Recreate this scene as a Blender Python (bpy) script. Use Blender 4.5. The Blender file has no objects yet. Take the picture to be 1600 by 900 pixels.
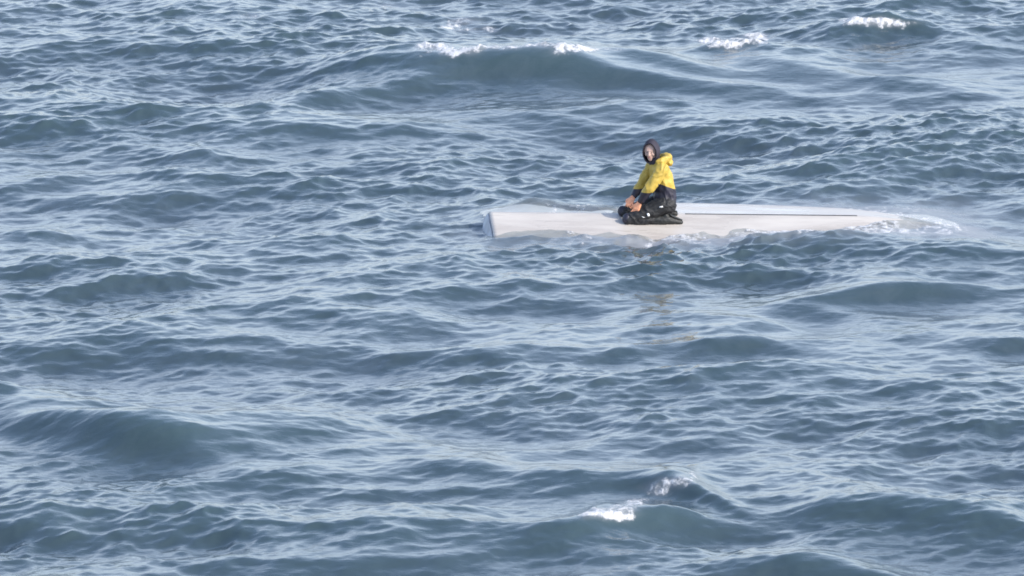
import bpy, bmesh, math, random
import numpy as np
from mathutils import Vector, Matrix, Euler, noise as mnoise
R = math.radians
scene = bpy.context.scene
C = scene.collection

# ------------------------------------------------------------------ camera
DIST, DEP, WID = 110.0, R(10.0), 11.8          # distance, depression, field width (m)
cam_d = bpy.data.cameras.new('camera'); cam = bpy.data.objects.new('camera', cam_d); C.objects.link(cam)
CAM = Vector((0, -DIST*math.cos(DEP), DIST*math.sin(DEP)))
cam.location = CAM
cam.rotation_euler = (R(90)-DEP, 0, 0)
cam_d.sensor_width = 36; cam_d.lens = 36*DIST/WID
cam_d.clip_start = 1; cam_d.clip_end = 20000
cam_d.dof.use_dof = True; cam_d.dof.focus_distance = 114; cam_d.dof.aperture_fstop = 11.0
scene.camera = cam

# ------------------------------------------------------------------ sky, sun, exposure
SUN_EL = R(34); SUN_DIR = Vector((0.86, -0.51, 0)).normalized()
to_sun = Vector((SUN_DIR.x*math.cos(SUN_EL), SUN_DIR.y*math.cos(SUN_EL), math.sin(SUN_EL)))
w = bpy.data.worlds.new('World'); scene.world = w; w.use_nodes = True
nt = w.node_tree; nt.nodes.clear()
sky = nt.nodes.new('ShaderNodeTexSky'); sky.sky_type = 'NISHITA'; sky.sun_disc = False
sky.sun_elevation = SUN_EL; sky.sun_rotation = math.atan2(SUN_DIR.x, SUN_DIR.y)
sky.altitude = 0; sky.air_density = 1.0; sky.dust_density = 2.0; sky.ozone_density = 3.5
bg = nt.nodes.new('ShaderNodeBackground'); bg.inputs['Strength'].default_value = 0.15
wo = nt.nodes.new('ShaderNodeOutputWorld')
# unseen bright cloud added, denser towards the horizon, to pale the reflections
tcw = nt.nodes.new('ShaderNodeTexCoord'); sxw = nt.nodes.new('ShaderNodeSeparateXYZ'); nt.links.new(tcw.outputs['Generated'], sxw.inputs[0])
elv = nt.nodes.new('ShaderNodeMapRange'); elv.interpolation_type = 'SMOOTHSTEP'
for k_, v_ in (('From Min', 0.02), ('From Max', 0.62), ('To Min', 0.62), ('To Max', 0.04)): elv.inputs[k_].default_value = v_
nt.links.new(sxw.outputs['Z'], elv.inputs['Value'])
mpw = nt.nodes.new('ShaderNodeMapping'); mpw.inputs['Scale'].default_value = (2.2, 2.2, 7.0); nt.links.new(tcw.outputs['Generated'], mpw.inputs[0])
nzw = nt.nodes.new('ShaderNodeTexNoise'); nzw.inputs['Scale'].default_value = 1.5; nzw.inputs['Detail'].default_value = 6; nt.links.new(mpw.outputs[0], nzw.inputs['Vector'])
nmw = nt.nodes.new('ShaderNodeMapRange')
for k_, v_ in (('From Min', 0.35), ('From Max', 0.62), ('To Min', 0.45), ('To Max', 1.0)): nmw.inputs[k_].default_value = v_
nt.links.new(nzw.outputs['Fac'], nmw.inputs['Value'])
cfw = nt.nodes.new('ShaderNodeMath'); cfw.operation = 'MULTIPLY'; nt.links.new(elv.outputs[0], cfw.inputs[0]); nt.links.new(nmw.outputs[0], cfw.inputs[1])
mxw = nt.nodes.new('ShaderNodeMix'); mxw.data_type = 'RGBA'; nt.links.new(cfw.outputs[0], mxw.inputs['Factor'])
nt.links.new(sky.outputs[0], mxw.inputs['A']); mxw.inputs['B'].default_value = (5.35, 5.8, 6.7, 1)
nt.links.new(mxw.outputs['Result'], bg.inputs[0]); nt.links.new(bg.outputs[0], wo.inputs[0])
sd = bpy.data.lights.new('sun', 'SUN'); sd.energy = 2.0; sd.angle = R(0.5); sd.color = (1.0, 0.93, 0.83)
so = bpy.data.objects.new('sun', sd); C.objects.link(so); so.rotation_euler = to_sun.to_track_quat('Z', 'Y').to_euler()
so.location = (30, -30, 40)
vs = scene.view_settings; vs.view_transform = 'Standard'; vs.look = 'None'; vs.gamma = 1; vs.use_curve_mapping = False
vs.exposure = 1.05
scene.cycles.filter_width = 1.7
scene.cycles.max_bounces = 6; scene.cycles.transparent_max_bounces = 8
scene.cycles.caustics_reflective = False; scene.cycles.caustics_refractive = False

def at(px, py, z=0.0):
    """world point on the level z that the photograph (1600x900) shows at px, py"""
    s = WID/1600.0
    d = Vector(((px-800)*s, DIST, -(py-450)*s))
    d = Vector((d.x, d.y*math.cos(DEP)+d.z*math.sin(DEP), -d.y*math.sin(DEP)+d.z*math.cos(DEP)))
    t = (z-CAM.z)/d.z
    return CAM + d*t

# ------------------------------------------------------------------ material helpers
def new_mat(name):
    m = bpy.data.materials.new(name); m.use_nodes = True
    return m, m.node_tree, m.node_tree.nodes['Principled BSDF']
def N(nt, typ, **kw):
    n = nt.nodes.new(typ)
    for k, v in kw.items(): setattr(n, k, v)
    return n
def simple(name, col, rough=0.6, var=0.12, vscale=12, bump=0.15, bscale=60, bdist=0.01, spec=0.5, sheen=0):
    m, nt, p = new_mat(name)
    tc = N(nt, 'ShaderNodeTexCoord')
    n1 = N(nt, 'ShaderNodeTexNoise'); n1.inputs['Scale'].default_value = vscale; n1.inputs['Detail'].default_value = 5
    nt.links.new(tc.outputs['Object'], n1.inputs['Vector'])
    rp = N(nt, 'ShaderNodeValToRGB')
    rp.color_ramp.elements[0].position = 0.3; rp.color_ramp.elements[1].position = 0.7
    rp.color_ramp.elements[0].color = tuple(c*(1-var) for c in col)+(1,)
    rp.color_ramp.elements[1].color = tuple(min(1, c*(1+var)) for c in col)+(1,)
    nt.links.new(n1.outputs['Fac'], rp.inputs[0]); nt.links.new(rp.outputs[0], p.inputs['Base Color'])
    n2 = N(nt, 'ShaderNodeTexNoise'); n2.inputs['Scale'].default_value = bscale; n2.inputs['Detail'].default_value = 4
    nt.links.new(tc.outputs['Object'], n2.inputs['Vector'])
    b = N(nt, 'ShaderNodeBump'); b.inputs['Strength'].default_value = bump; b.inputs['Distance'].default_value = bdist
    nt.links.new(n2.outputs['Fac'], b.inputs['Height']); nt.links.new(b.outputs[0], p.inputs['Normal'])
    p.inputs['Roughness'].default_value = rough; p.inputs['Specular IOR Level'].default_value = spec
    return m

# ------------------------------------------------------------------ boat shape (shared by hull and water)
BL = 5.68; BB = 0.93; DEAD = math.tan(R(7.5))
BOAT_ROT = Euler((R(7.7), R(1.5), R(5.5)), 'XYZ')         # rolled to the camera, bow down, bow away
BOAT_LOC = at(764, 333.5, 0.19); BOAT_LOC = Vector(BOAT_LOC)
BM = Matrix.Translation(BOAT_LOC) @ BOAT_ROT.to_matrix().to_4x4()
def half_beam(t):
    return BB*(0.90+0.10*min(1, t/0.3))*max(0.0, 1-max(0.0, (t-0.50)/0.50)**2.4)**0.62
def keel_z(t):
    return -0.16*max(0.0, (t-0.76)/0.24)**1.8
def hull_pt(t, s):
    """t 0..1 stern to bow, s -1..1 across (gunwale, chine, keel, chine, gunwale). Keel up."""
    b = half_beam(t); zk = keel_z(t); a = abs(s); sg = 1 if s > 0 else -1
    dd = 0.34*min(1, max(0, (0.31-t)/0.07)) if s > 0 else 0.0    # deeper vee in the far stern quarter
    if a <= 0.6:
        q = a/0.6
        y = b*q
        z = zk - b*(DEAD+dd)*q*(1+0.6*t*t) - 0.012*q*q
    else:
        q = (a-0.6)/0.4
        y = b + (0.10*b)*math.sin(q*math.pi/2)
        zc = zk - b*(DEAD+dd)*(1+0.6*t*t) - 0.012
        z = zc + (-0.66 - zc)*q**1.0
        # rounded chine
        z -= 0.0
    return Vector((t*BL, sg*y, z))

# hull top as a height map, for the water's see-through band
def hull_height_map(nx=500, ny=160):
    ts = np.linspace(0, 1, 240); ss = np.linspace(-1, 1, 161)
    P = np.array([[tuple(BM @ hull_pt(t, s)) for s in ss] for t in ts])
    return P
HP = hull_height_map()
hx0, hx1 = HP[..., 0].min()-0.1, HP[..., 0].max()+0.1
hy0, hy1 = HP[..., 1].min()-0.1, HP[..., 1].max()+0.1
HR = 0.02
hm = np.full((int((hx1-hx0)/HR)+2, int((hy1-hy0)/HR)+2), -5.0)
# dense resample of the hull points
Pd = HP
for ax in (0, 1):
    Pd = np.concatenate([Pd, (np.take(Pd, range(0, Pd.shape[ax]-1), ax)+np.take(Pd, range(1, Pd.shape[ax]), ax))/2], ax)
    idx = np.argsort(np.concatenate([np.arange(HP.shape[ax]), np.arange(HP.shape[ax]-1)+0.5]))
    Pd = np.take(Pd, idx, ax)
ix = ((Pd[..., 0]-hx0)/HR).astype(int).ravel(); iy = ((Pd[..., 1]-hy0)/HR).astype(int).ravel()
np.maximum.at(hm, (ix, iy), Pd[..., 2].ravel())
def hull_h(X, Y):
    i = np.clip(((X-hx0)/HR).astype(int), 0, hm.shape[0]-1); j = np.clip(((Y-hy0)/HR).astype(int), 0, hm.shape[1]-1)
    h = hm[i, j]
    return np.where((X < hx0) | (X > hx1) | (Y < hy0) | (Y > hy1), -5.0, h)

# ------------------------------------------------------------------ the sea surface
def ocean_tile(L, n, kmin, kmax, B, kp, theta0, seed, chop):
    rng = np.random.default_rng(seed)
    k1 = 2*np.pi*np.fft.fftfreq(n, L/n)
    KX, KY = np.meshgrid(k1, k1, indexing='ij')
    K = np.hypot(KX, KY); K[0, 0] = 1
    th = np.arctan2(KY, KX)
    c = np.cos(th-theta0)
    spread = np.where(c > 0, c**2, 0)*0.55*2/np.pi + 0.45/(2*np.pi)
    S = B*K**-4*np.exp(-1.25*(kp/K)**2)*spread
    lo = 1/(1+(kmin/K)**8) if kmin > 0 else 1.0
    hi = np.exp(-(K/kmax)**4)
    S = S*lo*hi
    S[0, 0] = 0
    dk = 2*np.pi/L
    A = np.sqrt(S/2)*dk*(rng.standard_normal((n, n))+1j*rng.standard_normal((n, n)))
    f = lambda F: np.real(np.fft.ifft2(F))*n*n
    h = f(A); dx = f(1j*KX/K*A)*chop; dy = f(1j*KY/K*A)*chop
    return (L, n, h*math.sqrt(2), dx*math.sqrt(2), dy*math.sqrt(2))
def sample(tile, X, Y, rot=0.0):
    L, n, h, dx, dy = tile
    c, s = math.cos(rot), math.sin(rot)
    U = ((c*X+s*Y)/L*n) % n; V = ((-s*X+c*Y)/L*n) % n
    i = np.floor(U).astype(int); j = np.floor(V).astype(int); fu = U-i; fv = V-j
    i %= n; j %= n; i2 = (i+1) % n; j2 = (j+1) % n
    def g(F): return (F[i, j]*(1-fu)*(1-fv)+F[i2, j]*fu*(1-fv)+F[i, j2]*(1-fu)*fv+F[i2, j2]*fu*fv)
    a, b, d = g(h), g(dx), g(dy)
    return a, c*b-s*d, s*b+c*d

def axis(a, b, d, far, gr=1.16):
    mid = np.arange(a, b, d).tolist()
    lo, hi = [], []
    st = d; x = a
    while x > -far: st *= gr if len(lo) > 80 else 1.045; x -= st; lo.append(x)
    st = d; x = mid[-1]
    while x < far: st *= gr if len(hi) > 80 else 1.045; x += st; hi.append(x)
    return np.array(lo[::-1]+mid+hi)
xs = axis(-8.6, 8.6, 0.024, 9000); ys = axis(-21.0, 34.0, 0.045, 9000)
X, Y = np.meshgrid(xs, ys, indexing='ij')
T0 = R(-78)
big = ocean_tile(67.0, 2048, 0.0, 2*np.pi/0.9, 0.0085, 2*np.pi/7.5, T0, 11, 1.0)
sml = ocean_tile(17.3, 1536, 2*np.pi/0.9, 2*np.pi/0.09, 0.0100, 2*np.pi/7.5, T0+0.2, 5, 0.8)
def fade(v, a, b): return np.clip((b-v)/(b-a), 0, 1)
rad = np.maximum(np.abs(X)-9, np.maximum(-21-Y, Y-34))
fb = fade(rad, 40, 200); fs = fade(rad, 4, 30)
h1, dx1, dy1 = sample(big, X, Y)
gust = ocean_tile(41.0, 256, 0.0, 2*np.pi/3.0, 1.0, 2*np.pi/9.0, T0, 77, 0)
g0, _, _ = sample(gust, X*0.7, Y*0.6); g0 = np.clip(1+0.35*g0/g0[np.maximum(np.abs(X), np.abs(Y)) < 20].std(), 0.35, 1.7)
h2, dx2, dy2 = sample(sml, X, Y, 0.35)
g0 = g0*(1+0.9*np.exp(-((X-1.9)/1.6)**2-((Y-2.3)/1.5)**2))     # choppier water in the lee of the hull
h2 *= g0; dx2 *= g0; dy2 *= g0
h1 *= fb; dx1 *= fb; dy1 *= fb

# individual waves: px, py of the crest's middle, half length, height, front width, back width, slope of the crest, calm
WAVES = [
 (775, 82, 2.1, 0.36, 0.75, 1.5, -0.25, .75), (560, 128, 1.3, 0.18, 0.6, 1.2, 1.0, .5), (1000, 92, 1.0, 0.12, 0.6, 1.2, -0.8, .4),
 (1140, 66, 0.55, 0.16, 0.35, 0.8, 0.2, .3), (1240, 96, 1.1, 0.13, 0.7, 1.3, -0.3, .6), (1375, 36, 0.55, 0.16, 0.35, 0.8, 0.0, .3),
 (140, 640, 1.6, 0.34, 0.85, 1.6, -1.1, .8), (360, 655, 0.9, 0.16, 0.6, 1.2, 0.4, .4), (1410, 430, 1.1, 0.24, 0.55, 1.1, 0.3, .6),
 (1000, 795, 0.8, 0.26, 0.5, 1.1, 0.5, .6), (1065, 752, 0.45, 0.20, 0.35, 0.8, -1.0, .4), (820, 812, 1.3, 0.22, 0.8, 1.2, -0.2, .5),
 (1300, 780, 1.1, 0.16, 0.6, 1.0, 0.0, .5), (1480, 795, 1.2, 0.20, 0.6, 1.2, -0.5, .5), (1290, 868, 1.0, 0.24, 0.6, 1.0, -0.3, .5),
 (130, 885, 1.3, 0.24, 0.6, 1.0, 0.2, .5), (560, 860, 1.5, 0.18, 0.7, 1.2, 0.0, .5), (880, 530, 1.3, 0.16, 0.6, 1.2, 0.0, .4),
 (1130, 525, 1.1, 0.14, 0.6, 1.2, 0.2, .4), (30, 815, .7, 0.16, 0.4, 0.9, -.4, .4), (1040, 408, .8, 0.10, 0.35, 0.6, 0.1, 0.0), (1180, 418, .7, 0.08, 0.3, 0.6, 0.1, 0.0), (60, 150, 1.6, 0.18, 0.7, 1.2, -0.4, .5),
]
extra = np.zeros_like(X); calm = np.zeros_like(X); exy = np.zeros_like(X)
for (px, py, hl, A, wf, wb, sl, cm) in WAVES:
    p = at(px, py, A*0.8)
    u = (X-p.x)/hl; sel = (np.abs(u) < 3) & (np.abs(Y-p.y) < 9)
    uu = u[sel]; yy = Y[sel]; xx = X[sel]-p.x
    yc = p.y + sl*xx - 0.5*uu*uu*0.4
    v = yy-yc
    prof = np.where(v < 0, np.exp(-(v/wf)**2), np.exp(-(v/wb)**2))
    e = A*np.exp(-uu**2)*prof
    extra[sel] += e; exy[sel] -= e*0.55
    calm[sel] = np.maximum(calm[sel], cm*np.exp(-uu**2*0.8)*np.exp(-((v+wf*0.7)/(wf*0.9))**2))
# calm and controlled level round the hull
bc = BM @ Vector((BL*0.5, 0, 0))
cyaw, syaw = math.cos(BOAT_ROT.z), math.sin(BOAT_ROT.z)
lx = (X-bc.x)*cyaw+(Y-bc.y)*syaw; ly = -(X-bc.x)*syaw+(Y-bc.y)*cyaw
q = np.sqrt(np.maximum(np.abs(lx+0.1)-2.35, 0)**2+np.maximum(np.abs(ly)-0.75, 0)**2)
near = np.exp(-(q/0.5)**2)
lvl = -0.01*near + 0.095*np.exp(-((lx+2.4)/1.1)**2)*near
lvl += 0.13*np.clip((-0.75-lx)/0.6, 0, 1)*np.clip((lx+3.0)/0.7, 0, 1)*np.exp(-((ly-0.75)/0.42)**2)     # water over the far quarter by the stern
lvl += 0.05*np.exp(-((lx-2.3)/0.8)**2)*np.exp(-((ly)/0.5)**2)
Z = h1*(1-0.82*near)*(1-0.5*calm) + h2*fs*(1-0.15*near)*(1-0.6*calm) + extra*(1-0.8*near) + lvl
Xd = X + (dx1*(1-0.85*near)*(1-0.5*calm) + dx2*fs*(1-0.6*near)*(1-0.6*calm))
Yd = Y + (dy1*(1-0.85*near)*(1-0.5*calm) + dy2*fs*(1-0.6*near)*(1-0.6*calm)) + exy*(1-near)

# foam: explicit breaking crests plus wash along the hull
rngf = np.random.default_rng(3)
ft = ocean_tile(9.1, 512, 2*np.pi/1.2, 2*np.pi/0.07, 1.0, 1.0, T0, 21, 0)
fnz, _, _ = sample(ft, X, Y*0.6, 0.2); fstd = fnz[rad < 0].std(); fnz = fnz/fstd
foam = np.zeros_like(X)
FOAM = [(655, 68, 18, 9, 1.4), (675, 70, 24, 7, 1.3), (705, 76, 26, 7, .9), (725, 74, 22, 6, 1.05), (750, 74, 24, 8, 1.15), (768, 72, 16, 6, 1.0), (800, 71, 26, 4, .9), (850, 69, 34, 6, 1.2), (885, 72, 34, 8, 1.4), (915, 74, 22, 7, 1.35), (950, 74, 20, 3, .6),
        (1110, 60, 20, 5, 1.2), (1135, 65, 26, 6, 1.3), (1165, 60, 26, 6, 1.2), (1183, 54, 16, 5, 1.1), (1375, 32, 40, 6, 1.2), (1340, 27, 24, 4, .9), (1400, 34, 14, 5, 1.0),
        (725, 34, 30, 7, .65), (765, 42, 14, 5, .75), (735, 44, 20, 4, .65), (395, 24, 22, 5, .5), (600, 6, 20, 4, .4),
        (1022, 762, 18, 9, 1.1), (1040, 753, 20, 8, 1.15), (1062, 748, 16, 6, .9), (1085, 741, 12, 5, .8), (990, 782, 20, 6, .7), (975, 790, 20, 7, .95), (950, 799, 34, 7, 1.3), (925, 803, 18, 4, .8)]
# project the finished surface once, to find where on it each breaking crest of the photograph lies
dyc, dzc = Yd-CAM.y, Z-CAM.z
dep_ = dyc*math.cos(DEP)-dzc*math.sin(DEP); upv = dyc*math.sin(DEP)+dzc*math.cos(DEP)
SU = 800+Xd/dep_*DIST/(WID/1600); SV = 450-upv/dep_*DIST/(WID/1600)
warp, _, _ = sample(ft, X*0.6+3.3, Y*0.35, 0.9); warp = warp/fstd
for (px, py, rx, ry, s) in FOAM:
    cand = (np.abs(SU-px) < 4) & (np.abs(SV-py) < 4) & (dep_ > 0)
    if cand.any():
        k = np.argmin(np.where(cand, dep_, 1e9)); cx, cy, cz_ = Xd.ravel()[k], Yd.ravel()[k], Z.ravel()[k]
    else:
        p = at(px, py, 0.2); cx, cy, cz_ = p.x, p.y, 0.2
    sc_ = WID/1600*math.hypot(cy-CAM.y, CAM.z)/DIST
    rxm = rx*sc_; rym = ry*sc_
    e = ((Xd-cx)/rxm+0.25*warp)**2+(((Yd-cy)*math.sin(DEP)+(Z-cz_)*math.cos(DEP))/rym+0.35*fnz)**2+((Yd-cy)/1.3)**6
    foam = np.maximum(foam, s*np.exp(-e**1.2*0.9)*(1+0.15*warp))
HH = hull_h(Xd, Yd); depth = Z-HH
# wash where water is thin over or right against the hull
edge = np.exp(-((depth-0.02)/0.07)**2)
qe = np.sqrt(np.maximum(np.abs(lx)-2.7, 0)**2+np.maximum(np.abs(ly)-0.90, 0)**2)
wash = np.exp(-(qe/0.42)**2)*np.where(ly < 0, 0.50+0.48*np.clip((lx+0.8)/1.5, 0, 1), 0.40)
wash *= np.clip((lx+2.6)/0.8, 0.25, 1)*np.clip(1.0-(lx-1.7)/1.2, 0.55, 1)
foam = np.maximum(foam, np.maximum(wash*0.85, edge*0.65*np.clip((lx+2.2)/1.2, 0.15, 1)))
tail = np.exp(-((lx-2.9)/0.35)**2)*np.exp(-((ly+0.3)/0.5)**2)
foam = np.maximum(foam, 0.22*tail)
fm = np.clip(foam*0.86+0.14*fnz*np.clip(foam*3, 0, 1)-0.08, 0, 1.3)
milk = np.clip(1.3*np.exp(-(qe/0.7)**2)*np.where(ly < 0, 1, 0.7)*np.clip((lx+2.4)/1.5, 0.3, 1)+1.0*np.clip(foam, 0, 1), 0, 1.4)
fx, _, _ = sample(ft, X*2.7+1.1, Y*1.9, 0.5)
Z = Z + np.clip(foam-0.45, 0, 1)*np.abs(0.02+0.03*fx/fstd)*(1-near)
# thin milky streaks of bubbles left by broken waves
depth_c = np.clip(Z-HH, 0, 3)

nx, ny = X.shape
co = np.stack([Xd, Yd, Z], -1).reshape(-1, 3).astype(np.float32)
ids = np.arange(nx*ny).reshape(nx, ny)
quads = np.stack([ids[:-1, :-1], ids[1:, :-1], ids[1:, 1:], ids[:-1, 1:]], -1).reshape(-1)
me = bpy.data.meshes.new('sea_water')
me.vertices.add(len(co)); me.vertices.foreach_set('co', co.ravel())
nf = len(quads)//4
me.loops.add(len(quads)); me.loops.foreach_set('vertex_index', quads.astype(np.int32))
me.polygons.add(nf); me.polygons.foreach_set('loop_start', (np.arange(nf)*4).astype(np.int32))
me.polygons.foreach_set('use_smooth', np.ones(nf, bool))
me.update(calc_edges=True)
for nm, arr in (('foam', fm), ('milk', milk), ('hull_depth', depth_c), ('crest', Z)):
    a = me.attributes.new(nm, 'FLOAT', 'POINT'); a.data.foreach_set('value', arr.ravel().astype(np.float32))
sea = bpy.data.objects.new('sea_water', me); sea['kind'] = 'structure'      # linked at the end: keeps the script fast

m, nt, p = new_mat('sea_water')
ln = nt.links.new
p.inputs['Roughness'].default_value = 0.07; p.inputs['IOR'].default_value = 1.36
geo = N(nt, 'ShaderNodeNewGeometry')
def attr(n): a = N(nt, 'ShaderNodeAttribute'); a.attribute_name = n; return a
cz = N(nt, 'ShaderNodeMapRange'); cz.inputs['From Min'].default_value = -0.25; cz.inputs['From Max'].default_value = 0.5
ln(attr('crest').outputs['Fac'], cz.inputs['Value'])
ramp = N(nt, 'ShaderNodeValToRGB')
ramp.color_ramp.elements[0].color = (0.033, 0.050, 0.062, 1); ramp.color_ramp.elements[1].color = (0.044, 0.076, 0.083, 1)  # translucency of thin crests painted in: paler and greener with height
ln(cz.outputs[0], ramp.inputs[0])
mp3 = N(nt, 'ShaderNodeMapping'); mp3.inputs['Scale'].default_value = (0.16, 0.11, 0.0); ln(geo.outputs['Position'], mp3.inputs[0])
ms = N(nt, 'ShaderNodeTexNoise'); ms.inputs['Scale'].default_value = 1.0; ms.inputs['Detail'].default_value = 2; ln(mp3.outputs[0], ms.inputs['Vector'])
msr = N(nt, 'ShaderNodeMapRange'); msr.inputs['From Min'].default_value = 0.42; msr.inputs['From Max'].default_value = 0.70; ln(ms.outputs['Fac'], msr.inputs['Value'])
mp4 = N(nt, 'ShaderNodeMapping'); mp4.inputs['Scale'].default_value = (1.3, 1.0, 0.6); ln(geo.outputs['Position'], mp4.inputs[0])
mf4 = N(nt, 'ShaderNodeTexNoise'); mf4.inputs['Scale'].default_value = 1.6; mf4.inputs['Detail'].default_value = 7; mf4.inputs['Roughness'].default_value = 0.7; mf4.inputs['Distortion'].default_value = 0.8
ln(mp4.outputs[0], mf4.inputs['Vector'])
mfr = N(nt, 'ShaderNodeMapRange'); mfr.inputs['From Min'].default_value = 0.40; mfr.inputs['From Max'].default_value = 0.68; mfr.inputs['To Max'].default_value = 0.13; ln(mf4.outputs['Fac'], mfr.inputs['Value'])
mm4 = N(nt, 'ShaderNodeMath', operation='MULTIPLY'); ln(msr.outputs[0], mm4.inputs[0]); ln(mfr.outputs[0], mm4.inputs[1])
mwc = N(nt, 'ShaderNodeMix', data_type='RGBA'); ln(mm4.outputs[0], mwc.inputs['Factor']); ln(ramp.outputs[0], mwc.inputs['A']); mwc.inputs['B'].default_value = (0.26, 0.30, 0.35, 1)
mws = N(nt, 'ShaderNodeMath', operation='MULTIPLY'); mws.use_clamp = True; ln(attr('milk').outputs['Fac'], mws.inputs[0]); ln(mf4.outputs['Fac'], mws.inputs[1])
mw2 = N(nt, 'ShaderNodeMix', data_type='RGBA'); ln(mws.outputs[0], mw2.inputs['Factor']); ln(mwc.outputs['Result'], mw2.inputs['A']); mw2.inputs['B'].default_value = (0.30, 0.31, 0.33, 1)
ln(mw2.outputs['Result'], p.inputs['Base Color'])
rgh = N(nt, 'ShaderNodeMath', operation='MULTIPLY_ADD'); rgh.inputs[1].default_value = 0.45; rgh.inputs[2].default_value = 0.07
ln(mws.outputs[0], rgh.inputs[0]); ln(rgh.outputs[0], p.inputs['Roughness'])
# small ripples too fine for the mesh
mp = N(nt, 'ShaderNodeMapping'); mp.inputs['Scale'].default_value = (1.0, 1.7, 1.0); mp.inputs['Rotation'].default_value = (0, 0, 0.2)
ln(geo.outputs['Position'], mp.inputs['Vector'])
rn = N(nt, 'ShaderNodeTexNoise'); rn.inputs['Scale'].default_value = 7.0; rn.inputs['Detail'].default_value = 4; rn.inputs['Roughness'].default_value = 0.55
ln(mp.outputs[0], rn.inputs['Vector'])
bp = N(nt, 'ShaderNodeBump'); bp.inputs['Strength'].default_value = 0.2; bp.inputs['Distance'].default_value = 0.03
ln(rn.outputs['Fac'], bp.inputs['Height']); ln(bp.outputs[0], p.inputs['Normal'])
# see-through where the hull lies close under the surface
mul = N(nt, 'ShaderNodeMath', operation='MULTIPLY'); mul.inputs[1].default_value = -2.4
ln(attr('hull_depth').outputs['Fac'], mul.inputs[0])
ex = N(nt, 'ShaderNodeMath', operation='EXPONENT'); ln(mul.outputs[0], ex.inputs[0])
k2 = N(nt, 'ShaderNodeMath', operation='MULTIPLY'); k2.inputs[1].default_value = 0.85; ln(ex.outputs[0], k2.inputs[0])
tr = N(nt, 'ShaderNodeBsdfTransparent'); tr.inputs[0].default_value = (0.92, 0.95, 0.95, 1)
mx = N(nt, 'ShaderNodeMixShader'); ln(k2.outputs[0], mx.inputs[0]); ln(p.outputs[0], mx.inputs[1]); ln(tr.outputs[0], mx.inputs[2])
# foam
fo = N(nt, 'ShaderNodeBsdfPrincipled'); fo.inputs['Roughness'].default_value = 0.8; fo.inputs['Base Color'].default_value = (0.62, 0.62, 0.62, 1)
fn = N(nt, 'ShaderNodeTexNoise'); fn.inputs['Scale'].default_value = 11; fn.inputs['Detail'].default_value = 6; fn.inputs['Roughness'].default_value = 0.65
fmp = N(nt, 'ShaderNodeMapping'); fmp.inputs['Scale'].default_value = (1.0, 0.55, 1.0); ln(geo.outputs['Position'], fmp.inputs[0]); ln(fmp.outputs[0], fn.inputs['Vector'])
fb_ = N(nt, 'ShaderNodeBump'); fb_.inputs['Strength'].default_value = 0.8; fb_.inputs['Distance'].default_value = 0.08
ln(fn.outputs['Fac'], fb_.inputs['Height']); ln(fb_.outputs[0], fo.inputs['Normal'])
ad = N(nt, 'ShaderNodeMath', operation='MULTIPLY_ADD'); ad.inputs[1].default_value = 3.2; ad.inputs[2].default_value = -1.6
ln(fn.outputs['Fac'], ad.inputs[0])
sm = N(nt, 'ShaderNodeMath', operation='ADD'); ln(attr('foam').outputs['Fac'], sm.inputs[0]); ln(ad.outputs[0], sm.inputs[1])
fm_n = N(nt, 'ShaderNodeMapRange'); fm_n.interpolation_type = 'SMOOTHSTEP'
fm_n.inputs['From Min'].default_value = 0.20; fm_n.inputs['From Max'].default_value = 1.0
ln(sm.outputs[0], fm_n.inputs['Value'])
gt = N(nt, 'ShaderNodeMath', operation='MULTIPLY'); ln(fm_n.outputs[0], gt.inputs[0])
g2 = N(nt, 'ShaderNodeMapRange'); g2.inputs['From Max'].default_value = 0.15; ln(attr('foam').outputs['Fac'], g2.inputs['Value'])
ln(g2.outputs[0], gt.inputs[1])
mf = N(nt, 'ShaderNodeMixShader'); ln(gt.outputs[0], mf.inputs[0]); ln(mx.outputs[0], mf.inputs[1]); ln(fo.outputs[0], mf.inputs[2])
ln(mf.outputs[0], nt.nodes['Material Output'].inputs['Surface'])
me.materials.append(m)

# ------------------------------------------------------------------ object helpers
def thing(name, label, cat, loc=(0, 0, 0), rot=None, mat=None):
    o = bpy.data.objects.new(name, None); C.objects.link(o); o.empty_display_size = 0.2
    if mat is not None: o.matrix_world = mat
    else:
        o.location = loc
        if rot: o.rotation_euler = rot
    o['label'] = label; o['category'] = cat
    return o
def link(name, me, mats, parent, smooth=True):
    o = bpy.data.objects.new(name, me); C.objects.link(o); o.parent = parent
    for mm in (mats if isinstance(mats, (list, tuple)) else [mats]): me.materials.append(mm)
    if smooth: me.polygons.foreach_set('use_smooth', np.ones(len(me.polygons), bool))
    return o

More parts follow.
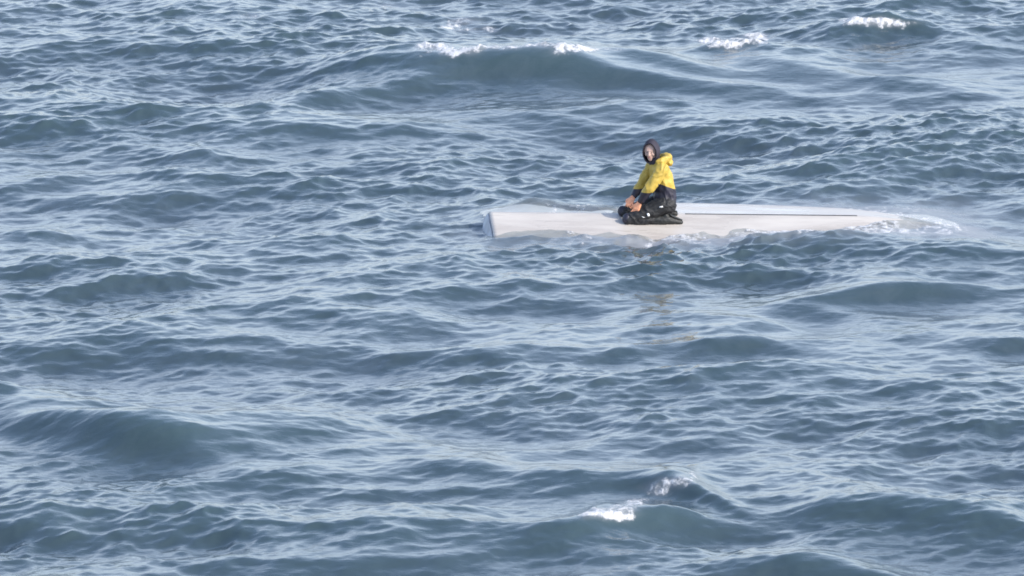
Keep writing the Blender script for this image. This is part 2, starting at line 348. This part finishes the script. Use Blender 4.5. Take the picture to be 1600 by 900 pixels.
# ------------------------------------------------------------------ capsized boat
def gelcoat(name):
    m, nt, p = new_mat(name)
    tc = N(nt, 'ShaderNodeTexCoord'); ln = nt.links.new
    n1 = N(nt, 'ShaderNodeTexNoise'); n1.inputs['Scale'].default_value = 1.6; n1.inputs['Detail'].default_value = 7; n1.inputs['Roughness'].default_value = .6
    mp = N(nt, 'ShaderNodeMapping'); mp.inputs['Scale'].default_value = (0.5, 2.0, 2.0)
    ln(tc.outputs['Object'], mp.inputs[0]); ln(mp.outputs[0], n1.inputs['Vector'])
    r = N(nt, 'ShaderNodeValToRGB'); e = r.color_ramp.elements
    e[0].position = 0.30; e[0].color = (0.38, 0.34, 0.30, 1); e[1].position = 0.62; e[1].color = (0.51, 0.475, 0.43, 1)
    ln(n1.outputs['Fac'], r.inputs[0])
    # growth and grime towards the gunwales (a stain of the boat itself)
    sx = N(nt, 'ShaderNodeSeparateXYZ'); ln(tc.outputs['Object'], sx.inputs[0])
    ab = N(nt, 'ShaderNodeMath', operation='ABSOLUTE'); ln(sx.outputs['Y'], ab.inputs[0])
    n2 = N(nt, 'ShaderNodeTexNoise'); n2.inputs['Scale'].default_value = 5; n2.inputs['Detail'].default_value = 6; ln(mp.outputs[0], n2.inputs['Vector'])
    s2 = N(nt, 'ShaderNodeMath', operation='MULTIPLY_ADD'); s2.inputs[1].default_value = 0.5; ln(n2.outputs['Fac'], s2.inputs[0]); ln(ab.outputs[0], s2.inputs[2])
    mr = N(nt, 'ShaderNodeMapRange'); mr.inputs['From Min'].default_value = 0.82; mr.inputs['From Max'].default_value = 1.15; mr.inputs['To Max'].default_value = 0.7
    ln(s2.outputs[0], mr.inputs['Value'])
    mc = N(nt, 'ShaderNodeMix', data_type='RGBA'); ln(mr.outputs[0], mc.inputs['Factor']); ln(r.outputs[0], mc.inputs['A'])
    mc.inputs['B'].default_value = (0.30, 0.25, 0.23, 1); # long scuffs and scratches
    mps = N(nt, 'ShaderNodeMapping'); mps.inputs['Scale'].default_value = (1.2, 22.0, 22.0); mps.inputs['Rotation'].default_value = (0, 0, 0.06); ln(tc.outputs['Object'], mps.inputs[0])
    ns = N(nt, 'ShaderNodeTexNoise'); ns.inputs['Scale'].default_value = 1.6; ns.inputs['Detail'].default_value = 5; ln(mps.outputs[0], ns.inputs['Vector'])
    nsr = N(nt, 'ShaderNodeMapRange'); nsr.inputs['From Min'].default_value = 0.60; nsr.inputs['From Max'].default_value = 0.72; nsr.inputs['To Max'].default_value = 0.5; ln(ns.outputs['Fac'], nsr.inputs['Value'])
    ms_ = N(nt, 'ShaderNodeMix', data_type='RGBA'); ln(nsr.outputs[0], ms_.inputs['Factor']); ln(mc.outputs['Result'], ms_.inputs['A']); ms_.inputs['B'].default_value = (0.27, 0.25, 0.23, 1)
    ln(ms_.outputs['Result'], p.inputs['Base Color'])
    mrr = N(nt, 'ShaderNodeMapRange'); mrr.inputs['From Min'].default_value = 0.35; mrr.inputs['From Max'].default_value = 0.65; mrr.inputs['To Min'].default_value = 0.12; mrr.inputs['To Max'].default_value = 0.5
    ln(n1.outputs['Fac'], mrr.inputs['Value']); ln(mrr.outputs[0], p.inputs['Roughness'])
    b = N(nt, 'ShaderNodeBump'); b.inputs['Strength'].default_value = 0.15; b.inputs['Distance'].default_value = 0.01
    ln(n2.outputs['Fac'], b.inputs['Height']); ln(b.outputs[0], p.inputs['Normal'])
    return m
mat_hull = gelcoat('white_gelcoat')
mat_trans = simple('transom_gelcoat', (0.50, 0.52, 0.56), 0.4, var=0.25, vscale=6)
mat_rub = simple('dark_rubber', (0.03, 0.033, 0.04), 0.5)
mat_keel = simple('dark_keel_line', (0.045, 0.045, 0.047), 0.45)

boat = thing('capsized_boat', 'white boat floating upside down, its long pale hull awash in the waves', 'boat', mat=BM)
def hull_mesh():
    nt_, ns = 110, 60
    ts = [i/nt_ for i in range(nt_+1)]
    ss = [-1+2*j/ns for j in range(ns+1)]
    V = [hull_pt(t*0.9985, s) for t in ts for s in ss]
    F = [(i*(ns+1)+j, (i+1)*(ns+1)+j, (i+1)*(ns+1)+j+1, i*(ns+1)+j+1) for i in range(nt_) for j in range(ns)]
    me = bpy.data.meshes.new('hull'); me.from_pydata(V, [], [f[::-1] for f in F]); me.update()
    return me
ho = link('hull', hull_mesh(), mat_hull, boat)
md = ho.modifiers.new('s', 'SOLIDIFY'); md.thickness = 0.02; md.offset = -1
# transom: closes the stern, slightly inset
def strip(name, pts_a, pts_b, thick, mat, parent, smooth=False):
    """closed ribbon solid between two polylines"""
    bm = bmesh.new(); n = len(pts_a)
    up = [Vector(p) for p in pts_a]; dn = [Vector(p) for p in pts_b]
    va = [bm.verts.new(p) for p in up]; vb = [bm.verts.new(p) for p in dn]
    for i in range(n-1): bm.faces.new((va[i], va[i+1], vb[i+1], vb[i]))
    bmesh.ops.recalc_face_normals(bm, faces=bm.faces)
    me = bpy.data.meshes.new(name); bm.to_mesh(me); bm.free()
    o = link(name, me, mat, parent, smooth)
    s = o.modifiers.new('s', 'SOLIDIFY'); s.thickness = thick; s.offset = 0
    return o
ss = [-1+2*j/60 for j in range(61)]
pa = [hull_pt(0.0, s)+Vector((-0.005, 0, -0.006)) for s in ss]
pb = [Vector((-0.005-0.16, p.y*0.97, -0.66)) for p in pa]
# the transom rakes out towards the sheer
strip('transom', pa, pb, 0.03, mat_trans, boat)
def tube_mesh(name, pts, r, seg=8, flat=1.0):
    bm = bmesh.new(); rings = []
    for i, p in enumerate(pts):
        p = Vector(p); d = (Vector(pts[min(i+1, len(pts)-1)])-Vector(pts[max(i-1, 0)])).normalized()
        a = d.cross(Vector((0, 0, 1))); a = a.normalized() if a.length > 1e-3 else Vector((0, 1, 0)); b = d.cross(a).normalized()
        rr = r[i] if isinstance(r, (list, tuple)) else r
        rings.append([bm.verts.new(p+a*rr*math.cos(2*math.pi*k/seg)+b*rr*flat*math.sin(2*math.pi*k/seg)) for k in range(seg)])
    for i in range(len(rings)-1):
        for k in range(seg): bm.faces.new((rings[i][k], rings[i][(k+1) % seg], rings[i+1][(k+1) % seg], rings[i+1][k]))
    bm.faces.new(rings[0][::-1]); bm.faces.new(rings[-1])
    bmesh.ops.recalc_face_normals(bm, faces=bm.faces)
    me = bpy.data.meshes.new(name); bm.to_mesh(me); bm.free(); return me
kp = [hull_pt(t, 0.0)+Vector((0, 0, 0.006)) for t in [0.415+0.365*i/30 for i in range(31)]]
link('keel_line', tube_mesh('keel_line', kp, 0.019), mat_keel, boat)  # thin dark line laid along the keel, towards the bow
for sg in (-1, 1):
    link('rub_rail', tube_mesh('rub_rail', [hull_pt(t, sg*0.985)+Vector((0, sg*0.012, 0)) for t in [0.005+0.97*i/60 for i in range(61)]], 0.022), mat_rub, boat)
    link('spray_rail', tube_mesh('spray_rail', [hull_pt(t, sg*0.60) for t in [0.01+0.93*i/60 for i in range(61)]], 0.012), mat_hull, boat)
# scupper fitting and drain plug in the transom
for yy, rr in ((0.0, 0.025), (0.35, 0.018)):
    bm = bmesh.new(); bmesh.ops.create_cone(bm, cap_ends=True, segments=16, radius1=rr, radius2=rr*0.8, depth=0.03,
        matrix=Matrix.Translation((-0.09, yy, -0.32)) @ Matrix.Rotation(R(90), 4, 'Y'))
    me = bpy.data.meshes.new('drain_plug'); bm.to_mesh(me); bm.free(); link('drain_plug', me, mat_rub, boat)

# ------------------------------------------------------------------ person
def capsule(bm, a, b, ra, rb, ya=1.0, yb=1.0, seg=2):
    """tapered capsule; ya, yb squash the y axis at each end"""
    tmp = bmesh.new()
    for c, r, q in ((a, ra, ya), (b, rb, yb)):
        bmesh.ops.create_icosphere(tmp, subdivisions=seg, radius=1.0, matrix=Matrix.Translation(c) @ Matrix.Diagonal((r, r*q, r, 1)))
    bmesh.ops.delete(tmp, geom=tmp.edges[:]+tmp.faces[:], context='EDGES_FACES') if False else None
    tf = tmp.faces[:]
    bmesh.ops.delete(tmp, geom=tf, context='FACES_ONLY')
    bmesh.ops.delete(tmp, geom=tmp.edges[:], context='EDGES_FACES')
    if not len(tmp.verts): raise RuntimeError('capsule')
    bmesh.ops.convex_hull(tmp, input=tmp.verts[:])
    loose = [v for v in tmp.verts if not v.link_faces]
    if loose: bmesh.ops.delete(tmp, geom=loose, context='VERTS')
    me = bpy.data.meshes.new('t'); tmp.to_mesh(me); tmp.free(); bm.from_mesh(me); bpy.data.meshes.remove(me)
def chain(bm, pts, seg=2):
    for i in range(len(pts)-1):
        a, b = pts[i], pts[i+1]
        capsule(bm, Vector(a[:3]), Vector(b[:3]), a[3], b[3], a[4] if len(a) > 4 else 1, b[4] if len(b) > 4 else 1, seg)
def ell(bm, c, r, rot=None):
    M = Matrix.Translation(c) @ (rot.to_matrix().to_4x4() if rot else Matrix()) @ Matrix.Diagonal((r[0], r[1], r[2], 1))
    bmesh.ops.create_icosphere(bm, subdivisions=3, radius=1.0, matrix=M)
def organic(name, bm, voxel, smooth=4, wrinkle=0.0, ws=(8, 8, 8)):
    me = bpy.data.meshes.new(name); bm.to_mesh(me); bm.free()
    o = bpy.data.objects.new('tmp', me); C.objects.link(o)
    r = o.modifiers.new('r', 'REMESH'); r.mode = 'VOXEL'; r.voxel_size = voxel
    s = o.modifiers.new('s', 'SMOOTH'); s.iterations = smooth; s.factor = 0.5
    dg = bpy.context.evaluated_depsgraph_get(); dg.update()
    out = bpy.data.meshes.new_from_object(o.evaluated_get(dg)); out.name = name
    bpy.data.objects.remove(o); bpy.data.meshes.remove(me)
    if wrinkle:
        nrm = [v.normal.copy() for v in out.vertices]
        for v in out.vertices:
            c = v.co; q = Vector((c.x*ws[0], c.y*ws[1], c.z*ws[2]))
            q2 = q+1.2*mnoise.noise_vector(q*0.7)
            f = 1-abs(mnoise.noise(q2))*2.2
            v.co = c + nrm[v.index]*wrinkle*(f-0.35+0.5*mnoise.noise(q*2.3))
    out.update(); return out

m_skin = simple('face_skin', (0.50, 0.34, 0.28), 0.5, var=0.06, vscale=20, bump=0.05)
m_hand = simple('cold_reddened_skin', (0.80, 0.36, 0.20), 0.5, var=0.12, vscale=25, bump=0.08)
m_yel = simple('yellow_shell_fabric', (0.50, 0.35, 0.060), 0.55, var=0.06, vscale=9, bump=0.3, bscale=28, bdist=0.012)
m_navy = simple('navy_shell_fabric', (0.018, 0.017, 0.032), 0.5, var=0.3, vscale=10, bump=0.3, bscale=28, bdist=0.012)
m_hood = simple('dark_hood_fabric', (0.026, 0.022, 0.036), 0.75, var=0.25, vscale=14, bump=0.3, bscale=45)
m_trous = simple('black_wet_trousers', (0.012, 0.013, 0.015), 0.65, var=0.4, vscale=10, bump=0.25, bscale=24, bdist=0.015)
m_boot = simple('black_wet_rubber', (0.014, 0.016, 0.016), 0.55, var=0.4, vscale=12, bump=0.25, bscale=22, bdist=0.015)
m_glint = simple('pale_glint', (0.75, 0.77, 0.78), 0.3)
m_eye = simple('dark_eye', (0.03, 0.02, 0.02), 0.3)
m_lip = simple('lip_skin', (0.50, 0.22, 0.20), 0.5)

# joints in the person's own frame: x forward, y to their left, z up
PERSON_ROT = Euler((0, 0, math.pi+R(10)))
PS = 0.945                                                # stature
P_LOC = at(1049, 336, 0.16)
def hz(v):     # hull surface under a point of the person's frame
    wv = PERSON_ROT.to_matrix() @ (v*PS) + P_LOC
    return float(hull_h(np.array([wv.x]), np.array([wv.y]))[0])
P_LOC.z = hz(Vector((0.1, 0, 0)))
HIP = {s: Vector((0.10, s*0.10, 0.22)) for s in (-1, 1)}
KNEE = {1: Vector((0.56, 0.095, 0.085)), -1: Vector((0.58, -0.115, 0.10))}
ANK = {1: Vector((0.13, 0.12, 0.065)), -1: Vector((0.15, -0.13, 0.075))}
TOE = {1: Vector((-0.09, 0.13, 0.035)), -1: Vector((-0.07, -0.10, 0.045))}
for D_, r_ in ((KNEE, 0.072), (ANK, 0.060), (TOE, 0.034)):
    for s_ in (-1, 1):
        q_ = D_[s_]; q_.z = (hz(q_)-P_LOC.z)/PS+r_
SH = {1: Vector((0.15, 0.185, 0.685)), -1: Vector((0.20, -0.185, 0.685))}
EL = {1: Vector((0.33, 0.225, 0.45)), -1: Vector((0.34, -0.165, 0.475))}
WR = {1: Vector((0.435, 0.13, 0.262)), -1: Vector((0.495, -0.03, 0.30))}
HEAD = Vector((0.262, 0.0, 0.885)); HYAW = R(62)
def hd(v):   # head-local (x = facing) to person
    return HEAD + Matrix.Rotation(HYAW, 3, 'Z') @ Matrix.Rotation(R(6), 3, 'Y') @ Vector(v)
bm = bmesh.new()
chain(bm, [(0.08, 0, 0.22, 0.13, 1.25), (0.085, 0, 0.36, 0.115, 1.2), (0.12, 0, 0.52, 0.12, 1.3), (0.16, 0, 0.64, 0.11, 1.45), (0.19, 0, 0.72, 0.06, 1.2), (0.235, 0, 0.83, 0.055)])
for s in (-1, 1):
    chain(bm, [(*HIP[s], 0.10), (*(HIP[s].lerp(KNEE[s], 0.5)), 0.082), (*KNEE[s], 0.058)])
    chain(bm, [(*KNEE[s], 0.056), (*(KNEE[s].lerp(ANK[s], 0.35)), 0.056), (*ANK[s], 0.036), (*TOE[s], 0.028)])
    chain(bm, [(0.17, s*0.08, 0.69, 0.07), (*SH[s], 0.058), (*EL[s], 0.040), (*(EL[s].lerp(WR[s], 0.4)), 0.038), (*WR[s], 0.027)])
# head with face
ell(bm, hd((-0.012, 0, 0.025)), (0.098, 0.076, 0.098)); 
capsule(bm, hd((0.018, 0, 0.0)), hd((0.042, 0, -0.078)), 0.066, 0.034)
capsule(bm, hd((0.074, 0, 0.022)), hd((0.098, 0, -0.020)), 0.010, 0.014, seg=2)     # nose
ell(bm, hd((0.090, 0.012, -0.026)), (0.010,)*3); ell(bm, hd((0.090, -0.012, -0.026)), (0.010,)*3)
capsule(bm, hd((0.068, 0.030, 0.030)), hd((0.068, -0.030, 0.030)), 0.010, 0.010)       # brow
for s in (-1, 1):
    ell(bm, hd((0.048, s*0.040, -0.018)), (0.028, 0.024, 0.026))                       # cheeks
    ell(bm, hd((-0.01, s*0.076, 0.0)), (0.018, 0.008, 0.028))                          # ears, under the hood
capsule(bm, hd((0.072, 0.014, -0.052)), hd((0.072, -0.014, -0.052)), 0.010, 0.010)     # lips
# hands: palm, four fingers, thumb, resting on the thigh just behind the knee
def hand(bm, wrist, fwd, side, down, s):
    """fwd = along the palm, side = towards the thumb, down = palm normal"""
    f, sd_, d = fwd.normalized(), side.normalized(), down.normalized()
    P = lambda a, b, c: wrist + f*a + sd_*b + d*c
    for b in (-0.030, -0.010, 0.010, 0.028):
        capsule(bm, P(0.0, b*0.5, 0), P(0.090, b, 0.004), 0.021, 0.0165)
    for b, L in ((-0.033, 0.75), (-0.011, 0.95), (0.011, 1.0), (0.033, 0.92)):
        a0 = P(0.088, b, 0.004); a1 = P(0.088+0.040*L, b*1.08, 0.014); a2 = P(0.088+0.062*L, b*1.1, 0.036); a3 = P(0.088+0.068*L, b*1.1, 0.056)
        chain(bm, [(*a0, 0.0115), (*a1, 0.0100), (*a2, 0.0092), (*a3, 0.0082)], 2)
    t0 = P(0.025, 0.022, 0.004); t1 = P(0.055, 0.052, 0.014); t2 = P(0.088, 0.058, 0.030)
    chain(bm, [(*t0, 0.017), (*t1, 0.0125), (*t2, 0.0100)], 2)
hand(bm, WR[1], Vector((0.35, -0.05, -0.75)), Vector((0.8, -0.5, 0.35)), Vector((0.5, -0.5, -0.5)), 1)
hand(bm, WR[-1], Vector((0.45, 0.85, -0.30)), Vector((0.8, -0.35, 0.2)), Vector((0.0, -0.3, -0.8)), -1)
body_me = organic('body', bm, 0.0045, 3)
person = thing('person', 'person in dark hood and yellow and navy jacket kneeling on the upturned hull', 'person', loc=P_LOC, rot=PERSON_ROT)
person.scale = (PS, PS, PS)
bo = link('body', body_me, [m_skin, m_hand], person)
mi = np.zeros(len(body_me.polygons), np.int32)
for pl in body_me.polygons:
    c = pl.center
    if c.z < 0.60 and c.x > 0.30: mi[pl.index] = 1
body_me.polygons.foreach_set('material_index', mi)

# trousers
bm = bmesh.new()
capsule(bm, Vector((0.08, -0.07, 0.21)), Vector((0.08, 0.07, 0.21)), 0.135, 0.135)
for s in (-1, 1):
    chain(bm, [(*HIP[s], 0.118), (*(HIP[s].lerp(KNEE[s], 0.5)), 0.100), (*KNEE[s], 0.076)])
    chain(bm, [(*KNEE[s], 0.074), (*(KNEE[s].lerp(ANK[s], 0.4)), 0.070), (*(KNEE[s].lerp(ANK[s], 0.8)), 0.056)])
link('trousers', organic('trousers', bm, 0.007, 3, 0.010, (9, 9, 12)), m_trous, person)
# knee patches, dark navy rubber cup
for s in (-1, 1):
    bm = bmesh.new(); ell(bm, KNEE[s]+Vector((0.028, 0, 0.012)), (0.062, 0.066, 0.070))
    link('knee_pad', organic('knee_pad', bm, 0.006, 2), m_navy, person)
# boots
for s in (-1, 1):
    bm = bmesh.new()
    chain(bm, [(*(KNEE[s].lerp(ANK[s], 0.72)), 0.062), (*ANK[s], 0.066), (*(ANK[s]+Vector((-0.05, 0, 0.004))), 0.062), (*TOE[s], 0.036)])
    ell(bm, ANK[s]+Vector((-0.035, 0, 0.055)), (0.048, 0.042, 0.046))     # heel, sole up
    b_ = link('boot', organic('boot', bm, 0.006, 3, 0.004, (14, 14, 14)), m_boot, person)
    pts = [ANK[s]+Vector((-0.060, 0, 0.102)), ANK[s].lerp(TOE[s], 0.45)+Vector((-0.01, 0, 0.070)), TOE[s]+Vector((-0.022, 0, 0.028))]
    link('sole', tube_mesh('sole', pts, [0.036, 0.040, 0.030], 12, 0.35), m_boot, b_)
# glints of light on boots and trouser legs, painted as pale patches
def patch(c, r, rot, par, nm='glint_patch'):
    bm = bmesh.new(); bmesh.ops.create_cube(bm, size=1, matrix=Matrix.Translation(c) @ rot.to_matrix().to_4x4() @ Matrix.Diagonal((r[0], r[1], r[2], 1)))
    bmesh.ops.bevel(bm, geom=bm.edges[:], offset=0.003, segments=2, affect='EDGES')
    me = bpy.data.meshes.new(nm); bm.to_mesh(me); bm.free(); return link(nm, me, m_glint, par)
patch(Vector((0.335, 0.196, 0.115)), (0.030, 0.012, 0.042), Euler((0.2, 0.3, 0.05)), person)
patch(Vector((0.40, 0.190, 0.085)), (0.040, 0.010, 0.008), Euler((0, -0.4, 0.03)), person)
patch(Vector((0.175, 0.222, 0.215)), (0.046, 0.012, 0.018), Euler((0.5, 0.1, 0.0)), person)

# jacket (split along its two-colour seam)
bm = bmesh.new()
chain(bm, [(0.085, 0, 0.235, 0.150, 1.22), (0.090, 0, 0.38, 0.142, 1.18), (0.125, 0, 0.54, 0.145, 1.25), (0.165, 0, 0.655, 0.120, 1.5), (0.20, 0, 0.735, 0.078, 1.15)])
for s in (-1, 1):
    E = EL[s]; W = WR[s]
    chain(bm, [(0.17, s*0.09, 0.67, 0.10), (*SH[s], 0.085), (*(SH[s].lerp(E, .6)), 0.073), (*E, 0.066), (*(E.lerp(W, .5)), 0.058), (*(E.lerp(W, .88)), 0.044)])
jm = organic('jacket', bm, 0.0065, 4, 0.010, (8, 8, 8))
bm = bmesh.new(); bm.from_mesh(jm)
def cut(bm, co, no): bmesh.ops.bisect_plane(bm, geom=bm.verts[:]+bm.edges[:]+bm.faces[:], plane_co=co, plane_no=no)
pn = Vector((-0.42, 0, 1)).normalized(); pc = Vector((0.0, 0, 0.425))
cut(bm, pc, pn); cut(bm, Vector((0, 0, 0.405)), Vector((0, 0, 1)))
for f in bm.faces:
    c = f.calc_center_median()
    arm = any((min((c-SH[s].lerp(EL[s], q)).length for q in (0, .25, .5, .75, 1)) < 0.092 or min((c-EL[s].lerp(WR[s], q)).length for q in (.2, .4, .6, .8, 1)) < 0.085) for s in (-1, 1)) and c.x > 0.22
    lower = (c.z < 0.405) if arm else ((c-pc).dot(pn) < 0)
    f.material_index = 1 if lower else 0
bm.to_mesh(jm); bm.free()
jk = link('jacket', jm, [m_yel, m_navy], person)
# folded-down yellow hood of the jacket
bm = bmesh.new()
pts = []
for i in range(9):
    a = R(70+220*i/8)
    pts.append((0.165+0.115*math.cos(a), 0.125*math.sin(a), 0.765+0.035*math.sin(math.pi*i/8), 0.034+0.024*math.sin(math.pi*i/8)))
chain(bm, pts)
ell(bm, Vector((0.045, 0.0, 0.745)), (0.058, 0.10, 0.052))
link('folded_hood', organic('folded_hood', bm, 0.006, 3, 0.012, (10, 10, 10)), m_yel, jk)
# dark hood with a face opening
def hood_mesh():
    V, F = [], []; nth, nph = 26, 40
    for i in range(nth+1):
        th = R(54)+(math.pi-R(54))*i/nth
        for k in range(nph):
            ph = 2*math.pi*k/nph
            x, y, z = math.cos(th), math.sin(th)*math.sin(ph), math.sin(th)*math.cos(ph)
            rx = 0.128; ry = 0.106; rz = 0.146 if z > 0 else 0.150
            q = Vector((x*rx-0.008, y*ry, z*rz-0.005))
            if z > 0.55: q.z += 0.014*(z-0.55)/0.45; q.x -= 0.012*(z-0.55)/0.45
            q += q.normalized()*0.006*mnoise.noise(q*16)
            V.append(hd(q))
    for i in range(nth):
        for k in range(nph): F.append((i*nph+k, i*nph+(k+1) % nph, (i+1)*nph+(k+1) % nph, (i+1)*nph+k))
    me = bpy.data.meshes.new('hood'); me.from_pydata(V, [], F); me.update(); return me
hdm = link('hood', hood_mesh(), m_hood, person); sfy = hdm.modifiers.new('s', 'SOLIDIFY'); sfy.thickness = 0.012; sfy.offset = 0
bm = bmesh.new(); chain(bm, [(0.222, 0.0, 0.785, 0.072), (0.205, 0, 0.735, 0.082, 1.15)])
link('neck_gaiter', organic('neck_gaiter', bm, 0.006, 3, 0.006, (12, 12, 18)), m_hood, person)
for s in (-1, 1):
    bm = bmesh.new(); ell(bm, hd((0.074, s*0.029, 0.010)), (0.005, 0.010, 0.004), Euler((0, 0, HYAW)))
    me = bpy.data.meshes.new('eye'); bm.to_mesh(me); bm.free(); link('eye', me, m_eye, bo)
bm = bmesh.new(); capsule(bm, hd((0.081, 0.016, -0.053)), hd((0.081, -0.016, -0.053)), 0.005, 0.005)
me = bpy.data.meshes.new('mouth'); bm.to_mesh(me); bm.free(); link('mouth', me, m_lip, bo)

C.objects.link(sea)
